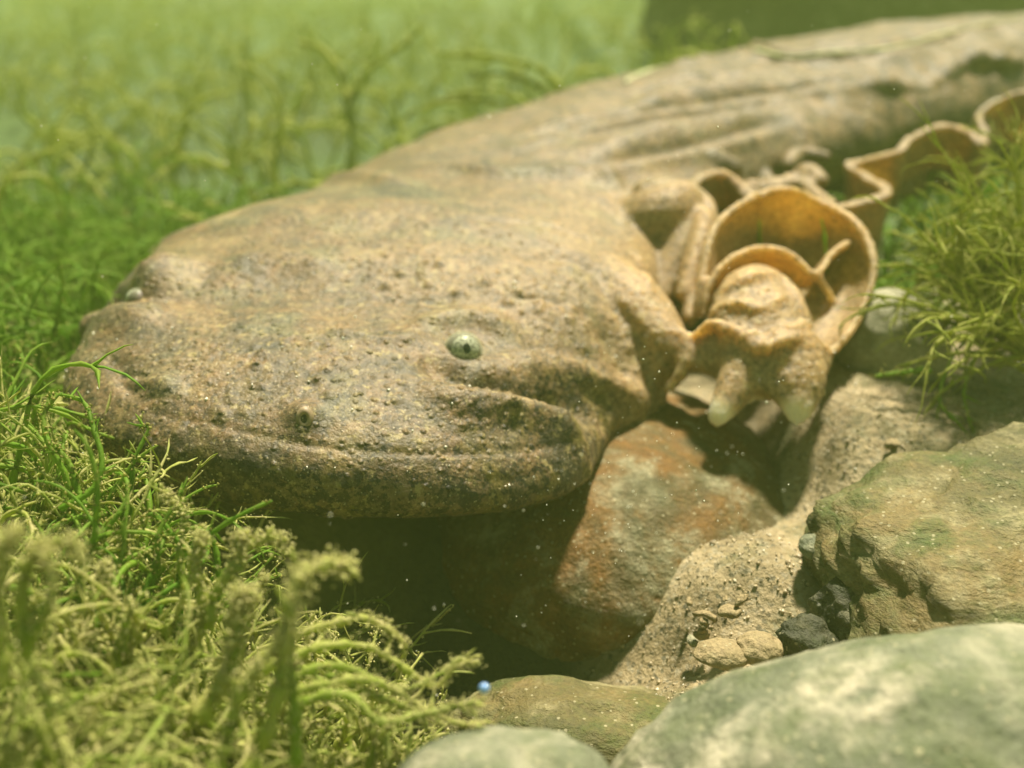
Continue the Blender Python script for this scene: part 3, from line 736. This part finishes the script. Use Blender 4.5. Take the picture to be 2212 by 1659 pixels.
# --- nostril
h, nn = skin_hit(657, 904)
ax = frame(nn*0.6+tocam*0.6); a = np.linspace(0, 2*np.pi, 28, endpoint=False); R_ = []
for rr, zz in ((0.19, -0.06), (0.165, -0.015), (0.125, 0.015), (0.09, 0.018), (0.07, 0.006), (0.055, -0.008), (0.03, -0.012), (0.004, -0.012)):
    R_.append(h+(np.stack([rr*0.64*np.cos(a+0.0), rr*0.84*np.sin(a), np.full(28, zz*0.9)], -1)*(1 if True else 0))@ax)
V = np.array(R_).reshape(-1, 3)
t = NT('nostril_rim'); nz = t.noise(14, 3)
part('nostril', mesh_np('nostril', V, grid_faces(8, 28, True)), t.bsdf(t.ramp(nz, [(0.3, (0.20, 0.145, 0.085)), (0.6, (0.34, 0.25, 0.145))]), 0.5, None, 0.4, sss=0.2), animal, 'pale raised nostril rim')
# --- pale grains lying on the head
sel = np.where((headz > 0.4) & (NV[:, 2] > 0.25))[0]
cl = fbm(PV[sel], 0.9, 3, 61)
pick = sel[RNG.uniform(size=len(sel)) < 0.010*np.clip(0.5+2.2*cl, 0.1, 2.5)]
gv, gf = None, None

# ------------------------------------------------------------------ algae
def walk(root, d0, length, K, curl, droop, rng, wob=0.5):
    """centre lines (N, K, 3) that wander, curl and droop"""
    N = len(root); P = np.zeros((N, K, 3)); P[:, 0] = root
    d = d0/np.linalg.norm(d0, axis=1)[:, None]
    ax = rng.normal(size=(N, 3)); ax /= np.linalg.norm(ax, axis=1)[:, None]
    om = curl*rng.uniform(0.2, 1.0, N)*rng.choice([-1, 1], N)
    ph = rng.uniform(0, 6.28, (N, 2)); fr = rng.uniform(1.2, 3.2, (N, 2))
    ds = (length/(K-1))
    for k in range(1, K):
        t = k/(K-1)
        w = om*(0.3+1.2*t)+wob*np.sin(ph[:, 0]+fr[:, 0]*6.28*t)
        d = d+np.cross(ax, d)*(w*ds)[:, None]+rng.normal(size=(N, 3))*0.07
        d[:, 2] -= droop*ds*t*2
        d /= np.linalg.norm(d, axis=1)[:, None]
        P[:, k] = P[:, k-1]+d*ds[:, None]
    return P

def tubes(P, r, m, rng, coat=0.3, tipr=0.45):
    """P (N, K, 3), r (N,) -> verts, quads, per-vertex along, per-vertex strand id"""
    N, K, _ = P.shape
    T = np.gradient(P, axis=1); T /= np.linalg.norm(T, axis=2)[..., None]+1e-9
    ref = np.where(np.abs(T[..., 2:]) < 0.9, np.array([0, 0, 1.0]), np.array([1.0, 0, 0]))
    A = np.cross(T, ref); A /= np.linalg.norm(A, axis=2)[..., None]+1e-9
    B = np.cross(T, A)
    t = np.linspace(0, 1, K)
    rr = r[:, None]*(1-(1-tipr)*t**1.5)[None]*(1+coat*rng.normal(size=(N, K)).clip(-1, 2))
    rr[:, -1] *= 0.35
    a = np.linspace(0, 2*np.pi, m, endpoint=False)
    jit = 1+coat*0.6*rng.normal(size=(N, K, m)).clip(-1, 1.5)
    V = P[:, :, None]+(rr[:, :, None]*jit)[..., None]*(np.cos(a)[None, None, :, None]*A[:, :, None]+np.sin(a)[None, None, :, None]*B[:, :, None])
    f = grid_faces(K, m, True)
    F = (f[None]+(np.arange(N)*K*m)[:, None, None]).reshape(-1, 4)
    al = np.broadcast_to(t[None, :, None], (N, K, m)).ravel()
    idv = np.broadcast_to(rng.uniform(size=N)[:, None, None], (N, K, m)).ravel()
    return V.reshape(-1, 3), F, al, idv

OCT_V = np.array([(1, 0, 0), (-1, 0, 0), (0, 1, 0), (0, -1, 0), (0, 0, 1), (0, 0, -1)], float)
OCT_F = np.array([(0, 2, 4), (2, 1, 4), (1, 3, 4), (3, 0, 4), (2, 0, 5), (1, 2, 5), (3, 1, 5), (0, 3, 5)])
def crumbs(C, r, rng):
    """little irregular grains at C (N, 3) with sizes r (N,)"""
    N = len(C)
    V = C[:, None]+OCT_V[None]*(r[:, None, None]*rng.uniform(0.5, 1.4, (N, 6, 1)))+rng.normal(size=(N, 6, 3))*r[:, None, None]*0.25
    F = (OCT_F[None]+(np.arange(N)*6)[:, None, None]).reshape(-1, 3)
    return V.reshape(-1, 3), F

def algae_mesh(name, P, r, m, rng, coat=0.3, grit=0.0, gsize=0.03, barbs=0, blen=(0.08, 0.3)):
    V, F, al, idv = tubes(P, r, m, rng, coat)
    faces = [F]
    if barbs:                                    # short side filaments
        N, K, _ = P.shape; n = N*barbs
        i = np.repeat(np.arange(N), barbs); j = rng.integers(2, K-1, n)
        T = P[i, j]-P[i, j-1]; T /= np.linalg.norm(T, axis=1)[:, None]+1e-9
        Lb = np.linalg.norm(P[i, -1]-P[i, 0], axis=1)*rng.uniform(*blen, n)
        B = walk(P[i, j], T*0.9+rng.normal(size=(n, 3))*0.6, Lb+0.03, 6, 1.5, 0.3, rng, 1.0)
        bv, bf, ba, bi = tubes(B, r[i]*rng.uniform(0.35, 0.65, n), 3, rng, coat)
        faces.append(bf+len(V)); V = np.vstack([V, bv]); al = np.concatenate([al, 0.4+0.6*ba]); idv = np.concatenate([idv, bi])
    gr = np.zeros(len(V))
    if grit > 0:
        N, K, _ = P.shape; n = int(N*K*grit*1.2)
        i, j = rng.integers(0, N, n), (rng.beta(1.6, 1.1, n)*(K-1)).astype(int)
        f = rng.uniform(size=n)[:, None]; j2 = np.minimum(j+1, K-1)
        C = P[i, j]*(1-f)+P[i, j2]*f+rng.normal(size=(n, 3))*(r[i]*0.95)[:, None]
        gv, gf = crumbs(C, gsize*0.55*rng.uniform(0.4, 1.5, n)*(r[i]/0.04)**0.5, rng)
        faces.append(gf+len(V)); V = np.vstack([V, gv]); gr = np.concatenate([gr, np.ones(len(gv))])
        al = np.concatenate([al, np.full(len(gv), 0.5)]); idv = np.concatenate([idv, np.repeat(rng.uniform(size=n), 6)])
    me = mesh_np(name, V, faces)
    attr(me, 'along', al); attr(me, 'strand', idv); attr(me, 'grit', gr)
    return me

def algae_mat(name, g0, g1, brown, silt):
    t = NT(name)
    a, i, g = t.attr('along'), t.attr('strand'), t.attr('grit')
    c = t.mix(i, g0, g1)
    n = t.noise(5.0, 4, 0.6)
    f = t.math('ADD', t.math('MULTIPLY', a, silt*0.8), t.math('MULTIPLY', i, silt*0.5))
    f = t.math('MULTIPLY', f, t.ramp(n, [(0.3, 0.15), (0.62, 1.0)]))
    c = t.mix(f, c, brown)
    c = t.mix(g, c, t.mix(i, tuple(0.8*x for x in brown), tuple(min(1, 1.5*x) for x in brown)))
    nb = t.bump(t.noise(22, 3), 0.5, 0.02)
    return t.bsdf(c, 0.6, nb, 0.25, trans=(0.5, t.mix(0.5, c, (0.40, 0.55, 0.05))))
m_alg = algae_mat('green_algae', (0.11, 0.30, 0.012), (0.24, 0.46, 0.03), (0.36, 0.32, 0.10), 0.45)
m_algs = algae_mat('silted_algae', (0.26, 0.40, 0.03), (0.46, 0.52, 0.07), (0.72, 0.62, 0.31), 0.85)
m_algb = algae_mat('stream_algae', (0.34, 0.40, 0.06), (0.54, 0.55, 0.13), (0.42, 0.36, 0.12), 0.5)

def scatter_algae(name, label, n, xr, yr, keep, length, radius, K, m, mat, rng, lean=(0, 0, 0), curl=1.0, droop=0.25, coat=0.3, grit=0.0, spread=0.6, ground=terrain, wob=0.5, barbs=0):
    X = rng.uniform(*xr, n); Y = rng.uniform(*yr, n)
    k = keep(X, Y); X, Y = X[k], Y[k]
    root = np.stack([X, Y, ground(X, Y)-0.05], -1)
    cl = fbm(root, 0.55, 2, 91)
    ok = cl+rng.uniform(-0.5, 0.5, len(root)) > -0.22
    root = root[ok]; cl = cl[ok]; N = len(root)
    d0 = rng.normal(size=(N, 3))*spread; d0[:, 2] = np.abs(d0[:, 2])+0.9; d0 += np.array(lean)
    d0[:, :2] += 0.7*np.stack([fbm(root, 0.35, 2, 5), fbm(root, 0.35, 2, 6)], -1)
    L = rng.uniform(*length, N)*(1+0.5*cl)
    P = walk(root, d0, L, K, curl, droop, rng, wob)
    me = algae_mesh(name, P, rng.uniform(*radius, N), m, rng, coat, grit, barbs=barbs)
    return link(name, me, mat, None, label, 'algae', None, 'stuff')

def off_head(X, Y):
    s = (X-MID[0])*E1[0]+(Y-MID[1])*E1[1]; tt = (X-MID[0])*E2[0]+(Y-MID[1])*E2[1]
    head = (np.abs(s) < 4.6) & (tt < 2.5) & (tt > -7)
    sp = np.array([(-0.9, 21.4), (0.8, 24.6), (4.1, 28.8), (8.8, 33.4), (15.2, 38.2), (24, 42.5), (34, 45)])
    b = np.zeros(len(X), bool)
    for q in catmull(sp, 60): b |= (X-q[0])**2+(Y-q[1])**2 < 4.9**2
    return ~(head | b)
g1 = np.random.default_rng(3)
# carpet on the near bank, round the snout and far behind
scatter_algae('algae_carpet', 'sediment-dusted green algae carpet on the bank in front of the salamander', 1700, (-8.5, -0.9), (6.2, 13.6),
              lambda X, Y: off_head(X, Y) & (X < -1.0-0.35*(Y-9).clip(0, 9)) & (X > -0.62*Y-1), (0.9, 2.3), (0.018, 0.04), 20, 4, m_algs, g1, (0.05, 0.1, 0), 2.4, 0.35, 0.3, 0.9, 0.8, wob=1.6, barbs=6)
scatter_algae('algae_carpet', 'bright green algae carpet beside the salamander\'s snout', 3000, (-17, -5.5), (11.5, 30),
              lambda X, Y: off_head(X, Y) & (X > -0.62*Y-1.5), (1.2, 3.1), (0.022, 0.045), 20, 4, m_alg, g1, (0.1, -0.1, 0), 1.8, 0.3, 0.25, 0.4, 0.6, wob=1.3, barbs=4)
scatter_algae('algae_carpet', 'hazy green algae meadow stretching behind the salamander', 8000, (-90, 40), (26, 150),
              lambda X, Y: off_head(X, Y) & (X > -0.6*Y-3) & (X < 0.22*Y+1) & (np.random.default_rng(8).uniform(size=len(X)) < 40/Y), (2.2, 5.6), (0.045, 0.11), 13, 4, m_algb, g1, (0.1, 0, 0), 1.0, 0.2, 0.3, 0.0, 0.8, barbs=5)
scatter_algae('algae_carpet', 'dark green algae under the salamander\'s ruffled flank', 700, (4.5, 16), (19, 28),
              lambda X, Y: off_head(X, Y), (1.0, 2.4), (0.03, 0.06), 14, 4, m_alg, g1, (0, 0, 0), 1.0, 0.3, 0.3, 0.0, 0.7)

def strand_from_uv(L, n=40):
    P = catmull(UU(L), n)
    return P+0.02*np.stack([fbm(P, 2.5, 2, 5), fbm(P, 2.5, 2, 6), fbm(P, 2.5, 2, 7)], -1)
def tuft(label, group, mat, centre, strands, coat=0.35, grit=3.0, gsize=0.03, m=6, barbs=7, blen=(0.03, 0.14)):
    """strands: list of (centre line, radius); each strand is a part of its tuft"""
    centre = np.array(centre, float)
    root = link('algae_tuft', None, None, None, label, 'algae', group); root.location = W(centre)
    bpy.context.view_layer.update()
    inv = root.matrix_world.inverted()
    for P, r in strands:
        me = algae_mesh('strand', P[None], np.array([r]), m, g1, coat, grit, gsize, barbs, blen)
        o = link('strand', me, mat, root); o.matrix_parent_inverse = inv
def random_tuft(label, group, mat, c, n, length, rad, spread, lean, curl, droop, **kw):
    c = np.array(c, float)
    roots = c+np.column_stack([g1.normal(size=(n, 2))*0.22, np.zeros(n)])
    d0 = g1.normal(size=(n, 3))*spread; d0[:, 2] = np.abs(d0[:, 2])+0.7; d0 += np.array(lean)
    P = walk(roots, d0, g1.uniform(*length, n), 26, curl, droop, g1, 0.6)
    tuft(label, group, mat, c, [(P[i], g1.uniform(*rad)) for i in range(n)], **kw)
def on_ground(u, v, d0=14.0):
    d = d0
    for _ in range(15):
        p = U(u, v, d); d *= terrain(p[0], p[1])/p[2]
    return U(u, v, d)

# tufts one can pick out on the near bank
tuft('tall sediment-caked algae stalks with hooked tips standing by the dark hollow', None, m_algs, U(600, 1640, 9.50),
     [(strand_from_uv([(545, 1660, 9.30), (590, 1540, 9.20), (615, 1420, 9.20), (628, 1320, 9.20), (645, 1240, 9.25), (690, 1222, 9.40), (735, 1215, 9.50), (748, 1240, 9.50)]), 0.062),
      (strand_from_uv([(640, 1650, 9.50), (632, 1520, 9.40), (622, 1400, 9.40), (640, 1300, 9.35), (655, 1250, 9.30), (640, 1222, 9.30)]), 0.055),
      (strand_from_uv([(470, 1660, 9.20), (520, 1500, 9.20), (560, 1440, 9.15), (610, 1370, 9.20), (640, 1310, 9.25)]), 0.05),
      (strand_from_uv([(430, 1560, 9.80), (480, 1480, 9.80), (500, 1400, 9.80), (505, 1310, 9.80), (530, 1275, 9.80)]), 0.07),
      (strand_from_uv([(500, 1450, 9.80), (512, 1360, 9.80), (525, 1300, 9.80), (545, 1290, 9.80)]), 0.06)], 0.35, 12.0, 0.022)
tuft('arching fuzzy algae strands reaching out over the dark hollow', None, m_algs, U(560, 1480, 10.3),
     [(strand_from_uv([(560, 1420, 10.4), (640, 1375, 10.5), (720, 1345, 10.6), (790, 1335, 10.7), (840, 1360, 10.7), (880, 1395, 10.7)]), 0.045),
      (strand_from_uv([(560, 1450, 10.2), (680, 1400, 10.3), (790, 1395, 10.4), (860, 1430, 10.5), (940, 1480, 10.5), (985, 1440, 10.5), (1035, 1432, 10.5)]), 0.04),
      (strand_from_uv([(600, 1500, 10.0), (700, 1480, 10.0), (790, 1470, 10.1), (870, 1500, 10.2), (950, 1550, 10.2), (1040, 1570, 10.2)]), 0.04),
      (strand_from_uv([(640, 1520, 9.9), (740, 1500, 9.9), (820, 1560, 9.9), (900, 1545, 10.0), (980, 1525, 10.1), (1045, 1515, 10.1)]), 0.042),
      (strand_from_uv([(700, 1460, 10.2), (800, 1500, 10.2), (880, 1530, 10.3), (960, 1570, 10.3)]), 0.035),
      (strand_from_uv([(620, 1480, 10.1), (690, 1440, 10.1), (770, 1450, 10.2), (850, 1490, 10.2), (920, 1470, 10.3), (1000, 1420, 10.4)]), 0.035)], 0.3, 9.0, 0.02)
tuft('crusty tan algae branches curling at the edge of the shadow', None, m_algs, U(440, 1400, 10.8),
     [(strand_from_uv([(430, 1400, 10.8), (440, 1300, 10.8), (425, 1220, 10.8), (435, 1170, 10.8), (430, 1150, 10.8)]), 0.05),
      (strand_from_uv([(450, 1360, 10.7), (460, 1290, 10.7), (500, 1240, 10.7), (530, 1190, 10.7), (570, 1165, 10.7), (605, 1165, 10.8), (612, 1195, 10.8)]), 0.055),
      (strand_from_uv([(470, 1340, 10.9), (520, 1310, 10.9), (560, 1270, 10.9), (575, 1245, 10.9)]), 0.035),
      (strand_from_uv([(500, 1280, 10.7), (520, 1210, 10.7), (512, 1165, 10.7), (530, 1160, 10.7)]), 0.05),
      (strand_from_uv([(255, 1440, 10.5), (270, 1360, 10.5), (240, 1290, 10.5), (225, 1240, 10.5), (230, 1220, 10.5)]), 0.05),
      (strand_from_uv([(400, 1300, 11.4), (390, 1200, 11.4), (400, 1120, 11.4), (385, 1090, 11.4), (360, 1075, 11.4), (355, 1060, 11.4)]), 0.04)], 0.35, 10.0, 0.022)
tuft('thick blurred tan algae hooks rising beside the crusty branches', None, m_algs, U(80, 1500, 8.80),
     [(strand_from_uv([(60, 1420, 8.80), (50, 1300, 8.80), (60, 1220, 8.80), (110, 1175, 8.80), (160, 1175, 8.80), (180, 1225, 8.80)]), 0.05),
      (strand_from_uv([(10, 1480, 8.50), (-5, 1300, 8.50), (10, 1180, 8.50), (30, 1150, 8.50)]), 0.055),
      (strand_from_uv([(30, 1400, 8.70), (90, 1340, 8.70), (110, 1260, 8.70), (90, 1200, 8.70), (75, 1180, 8.70)]), 0.05)], 0.35, 10.0, 0.022)
tuft('smooth bright green algae strands curling against the salamander\'s chin', None, m_alg, U(230, 1250, 12.2),
     [(strand_from_uv([(120, 1200, 12.4), (140, 1080, 12.5), (110, 980, 12.6), (60, 920, 12.8)]), 0.04),
      (strand_from_uv([(180, 1200, 12.4), (150, 1050, 12.4), (105, 960, 12.4), (95, 900, 12.5), (130, 850, 12.6)]), 0.045),
      (strand_from_uv([(210, 1140, 12.3), (170, 1060, 12.3), (150, 1000, 12.3), (110, 960, 12.3)]), 0.045),
      (strand_from_uv([(130, 1100, 12.1), (200, 1060, 12.2), (220, 1000, 12.3), (205, 930, 12.4), (180, 870, 12.6), (120, 850, 12.8)]), 0.04),
      (strand_from_uv([(70, 1210, 12.0), (120, 1140, 12.0), (190, 1120, 12.1), (240, 1150, 12.1)]), 0.035),
      (strand_from_uv([(480, 1300, 11.8), (475, 1240, 11.8), (460, 1170, 11.8), (420, 1140, 11.8), (380, 1150, 11.8)]), 0.035),
      (strand_from_uv([(430, 1290, 11.9), (415, 1210, 11.9), (370, 1150, 11.9), (330, 1110, 11.9), (300, 1130, 11.9)]), 0.04),
      (strand_from_uv([(300, 1320, 11.6), (340, 1220, 11.6), (345, 1150, 11.6), (380, 1090, 11.7), (395, 1060, 11.7)]), 0.035),
      (strand_from_uv([(250, 1250, 12.2), (280, 1130, 12.3), (285, 1010, 12.3), (320, 930, 12.4), (300, 925, 12.4)]), 0.03)], 0.12, 2.0, 0.028)
for k, (u, v) in enumerate(((60, 1080), (150, 1180), (300, 1230), (60, 960), (380, 1330), (200, 1330), (40, 820), (90, 720))):
    random_tuft('bright green algae tuft with fine curling strands beside the snout', 'green tufts beside the snout', m_alg, on_ground(u, v+60, 12), 12, (1.3, 2.6), (0.024, 0.042), 0.6, (0.25, 0.05, 0), 1.9, 0.4, coat=0.15, grit=1.5)
for k, (u, v) in enumerate(((120, 1560), (330, 1600), (720, 1620), (250, 1450), (40, 1640), (820, 1640), (480, 1640), (600, 1560))):
    random_tuft('sediment-caked olive algae tuft on the near bank', 'caked tufts on the near bank', m_algs, on_ground(u, v+60, 9), 8, (1.0, 2.1), (0.024, 0.042), 0.6, (0.15, 0.1, 0), 1.6, 0.4, coat=0.35, grit=4.0)
for k, (u, v, d) in enumerate(((2240, 640, 18.5), (2190, 740, 18.0), (2290, 560, 19.5), (2260, 800, 17.4), (2150, 680, 19.0), (2330, 680, 18), (2230, 600, 19.6), (2340, 500, 20.5))):
    random_tuft('feathery yellow-green algae tuft on the bank behind the foot', 'feathery tufts behind the foot', m_algb, U(u, v, d), 17, (1.6, 3.6), (0.028, 0.046), 0.5, (-1.4, -0.4, 0.5), 0.8, 0.2, coat=0.2, grit=1.2, barbs=12, blen=(0.08, 0.3))
tuft('thin algae strands trailing down onto the sunlit gravel', None, m_alg, U(2200, 760, 17.6),
     [(strand_from_uv([(2200, 740, 17.6), (2120, 760, 17.4), (2085, 830, 17.0), (2090, 900, 16.6), (2120, 960, 16.4)]), 0.03),
      (strand_from_uv([(2190, 700, 17.8), (2080, 740, 17.4), (2030, 860, 16.9), (2075, 920, 16.6), (2130, 1000, 16.3)]), 0.03),
      (strand_from_uv([(2220, 620, 18.2), (2120, 630, 18.0), (2040, 600, 18.0), (1960, 580, 18.0), (1898, 562, 18.0)]), 0.035),
      (strand_from_uv([(2220, 700, 17.9), (2100, 690, 17.7), (2030, 710, 17.5), (1990, 740, 17.4)]), 0.03),
      (strand_from_uv([(2010, 800, 17.0), (1950, 805, 16.9), (1890, 812, 16.8)]), 0.05)], 0.2, 2.0)
tuft('feathery pale algae fronds bending behind the salamander\'s neck', None, m_algb, U(1150, 330, 31),
     [(strand_from_uv([(1190, 330, 31), (1150, 260, 31), (1080, 225, 31), (980, 215, 31), (880, 245, 31)]), 0.12),
      (strand_from_uv([(1180, 320, 31), (1140, 230, 31), (1060, 200, 31), (960, 205, 31)]), 0.1),
      (strand_from_uv([(1240, 260, 32), (1180, 160, 32), (1080, 125, 32), (940, 115, 32)]), 0.13),
      (strand_from_uv([(1230, 270, 32), (1170, 190, 32), (1090, 160, 32), (1010, 165, 32)]), 0.1),
      (strand_from_uv([(1150, 320, 31), (1080, 280, 31), (1000, 270, 31), (900, 290, 31)]), 0.1),
      (strand_from_uv([(760, 380, 34), (760, 280, 34), (740, 180, 34), (700, 110, 34), (640, 90, 34)]), 0.14),
      (strand_from_uv([(740, 250, 34), (790, 160, 34), (880, 90, 34), (900, 70, 34)]), 0.12)], 0.3, 0.0, 0.06)

# pale grains lying on the head
gv, gf = crumbs(PV[pick]+NV[pick]*0.01, g1.uniform(0.008, 0.026, len(pick)), g1)
t = NT('pale_grain'); part('sediment', mesh_np('sediment', gv, gf), t.bsdf((0.85, 0.80, 0.66), 0.25, None, 0.6), animal)['kind'] = 'stuff'
# a pale thread of algae lying along the back
th = []
for q in catmull(np.array([(1340, 185), (1420, 130), (1500, 108), (1600, 98), (1660, 112), (1720, 122), (1800, 108), (1920, 105), (2060, 62), (2230, 30)], float), 60):
    l, nn = skin_hit(q[0], q[1]+6)
    th.append(l+nn*0.06 if l is not None else (th[-1]+np.array([0.25, 0.2, 0.0]) if th else U(q[0], q[1], 29)))
th = np.array(th); th = np.stack([np.convolve(np.pad(th[:, k], 3, mode='edge'), np.ones(7)/7, 'valid') for k in range(3)], -1)
me_t = algae_mesh('algae_thread', th[None], np.array([0.055]), 6, g1, 0.2, 0.0, 0.03, 0)
link('algae_thread', me_t, NT('pale_thread').bsdf((0.62, 0.62, 0.36), 0.6), None, 'pale green algae thread lying along the salamander\'s back', 'algae')
# loose gravel on the bed
ng = 9000
X = g1.uniform(0.5, 9.5, ng); Y = g1.uniform(10, 21, ng)
k = smooth(-7.95, -7.5, terrain(X, Y))+smooth(1.0, 2.4, X)*smooth(14.5, 13, Y) > g1.uniform(0, 1, ng)
X, Y = X[k], Y[k]
gv, gf = crumbs(np.stack([X, Y, terrain(X, Y)+0.005+0.16*fbm(np.stack([X, Y, terrain(X, Y)], -1), 1.6, 4, 9, 0.65)], -1), 0.012+0.045*g1.beta(1.1, 6, len(X)), g1)
t = NT('gravel_mix'); gi = t.attr('strand')
me_g = mesh_np('gravel', gv, gf); attr(me_g, 'strand', np.repeat(g1.uniform(size=len(X)), 6))
link('gravel', me_g, t.bsdf(t.ramp(gi, [(0.0, (0.18, 0.14, 0.08)), (0.25, (0.33, 0.25, 0.13)), (0.6, (0.48, 0.38, 0.22)), (0.9, (0.6, 0.5, 0.34)), (0.97, (0.8, 0.74, 0.6))]), 0.45, None, 0.5), None, 'fine tan and white gravel strewn over the sunlit sand', 'gravel', None, 'stuff')
# silt drifting in the water
ns = 300
uu, vv, dd = g1.uniform(0, CW, ns), g1.uniform(0, CH, ns), g1.uniform(8, 17, ns)
hot = g1.uniform(size=ns) < 0.5
uu[hot] = g1.normal(1350, 250, hot.sum()); vv[hot] = g1.normal(1100, 200, hot.sum()); dd[hot] = g1.uniform(10, 13.2, hot.sum())
gv, gf = crumbs(U(uu, vv, dd), g1.uniform(0.004, 0.012, ns), g1)
t = NT('white_silt'); link('floating_silt', mesh_np('floating_silt', gv, gf), t.bsdf((0.7, 0.68, 0.55), 0.5), None, 'pale silt specks drifting in the water', 'silt', None, 'stuff')
t = NT('blue_bead_glass')
b = Soup(); b.ball(U(1046, 1487, 9.6), 0.048)
link('air_bubble', b.mesh('air_bubble'), t.bsdf((0.2, 0.36, 0.7), 0.2, None, 0.8), None, 'tiny blue bubble floating above the dark hollow', 'bubble')

# ------------------------------------------------------------------ the green water between
hb = np.array([(x, y, z) for z in (0, 1) for x, y in ((-400, -400), (400, -400), (400, 400), (-400, 400))], float)
hb[:, 2] = np.where(hb[:, 2] > 0, 5.0, -150.0)
hf = np.array([(3, 2, 1, 0), (4, 5, 6, 7), (0, 1, 5, 4), (1, 2, 6, 5), (2, 3, 7, 6), (3, 0, 4, 7)])
hm, hn, ho = nodes_of('green_water')
pv = hn.nodes.new('ShaderNodeVolumePrincipled')
pv.inputs['Color'].default_value = HAZE_COL
pv.inputs['Density'].default_value = HAZE_D
pv.inputs['Anisotropy'].default_value = 0.0
hn.links.new(pv.outputs[0], ho.inputs['Volume'])
link('haze', mesh_np('haze', hb, hf, False), hm, None, 'green cloudy stream water all around', 'water', None, 'stuff')

print('triangles', sum(len(o.data.loops)-2*len(o.data.polygons) for o in COL.objects if o.type == 'MESH'))
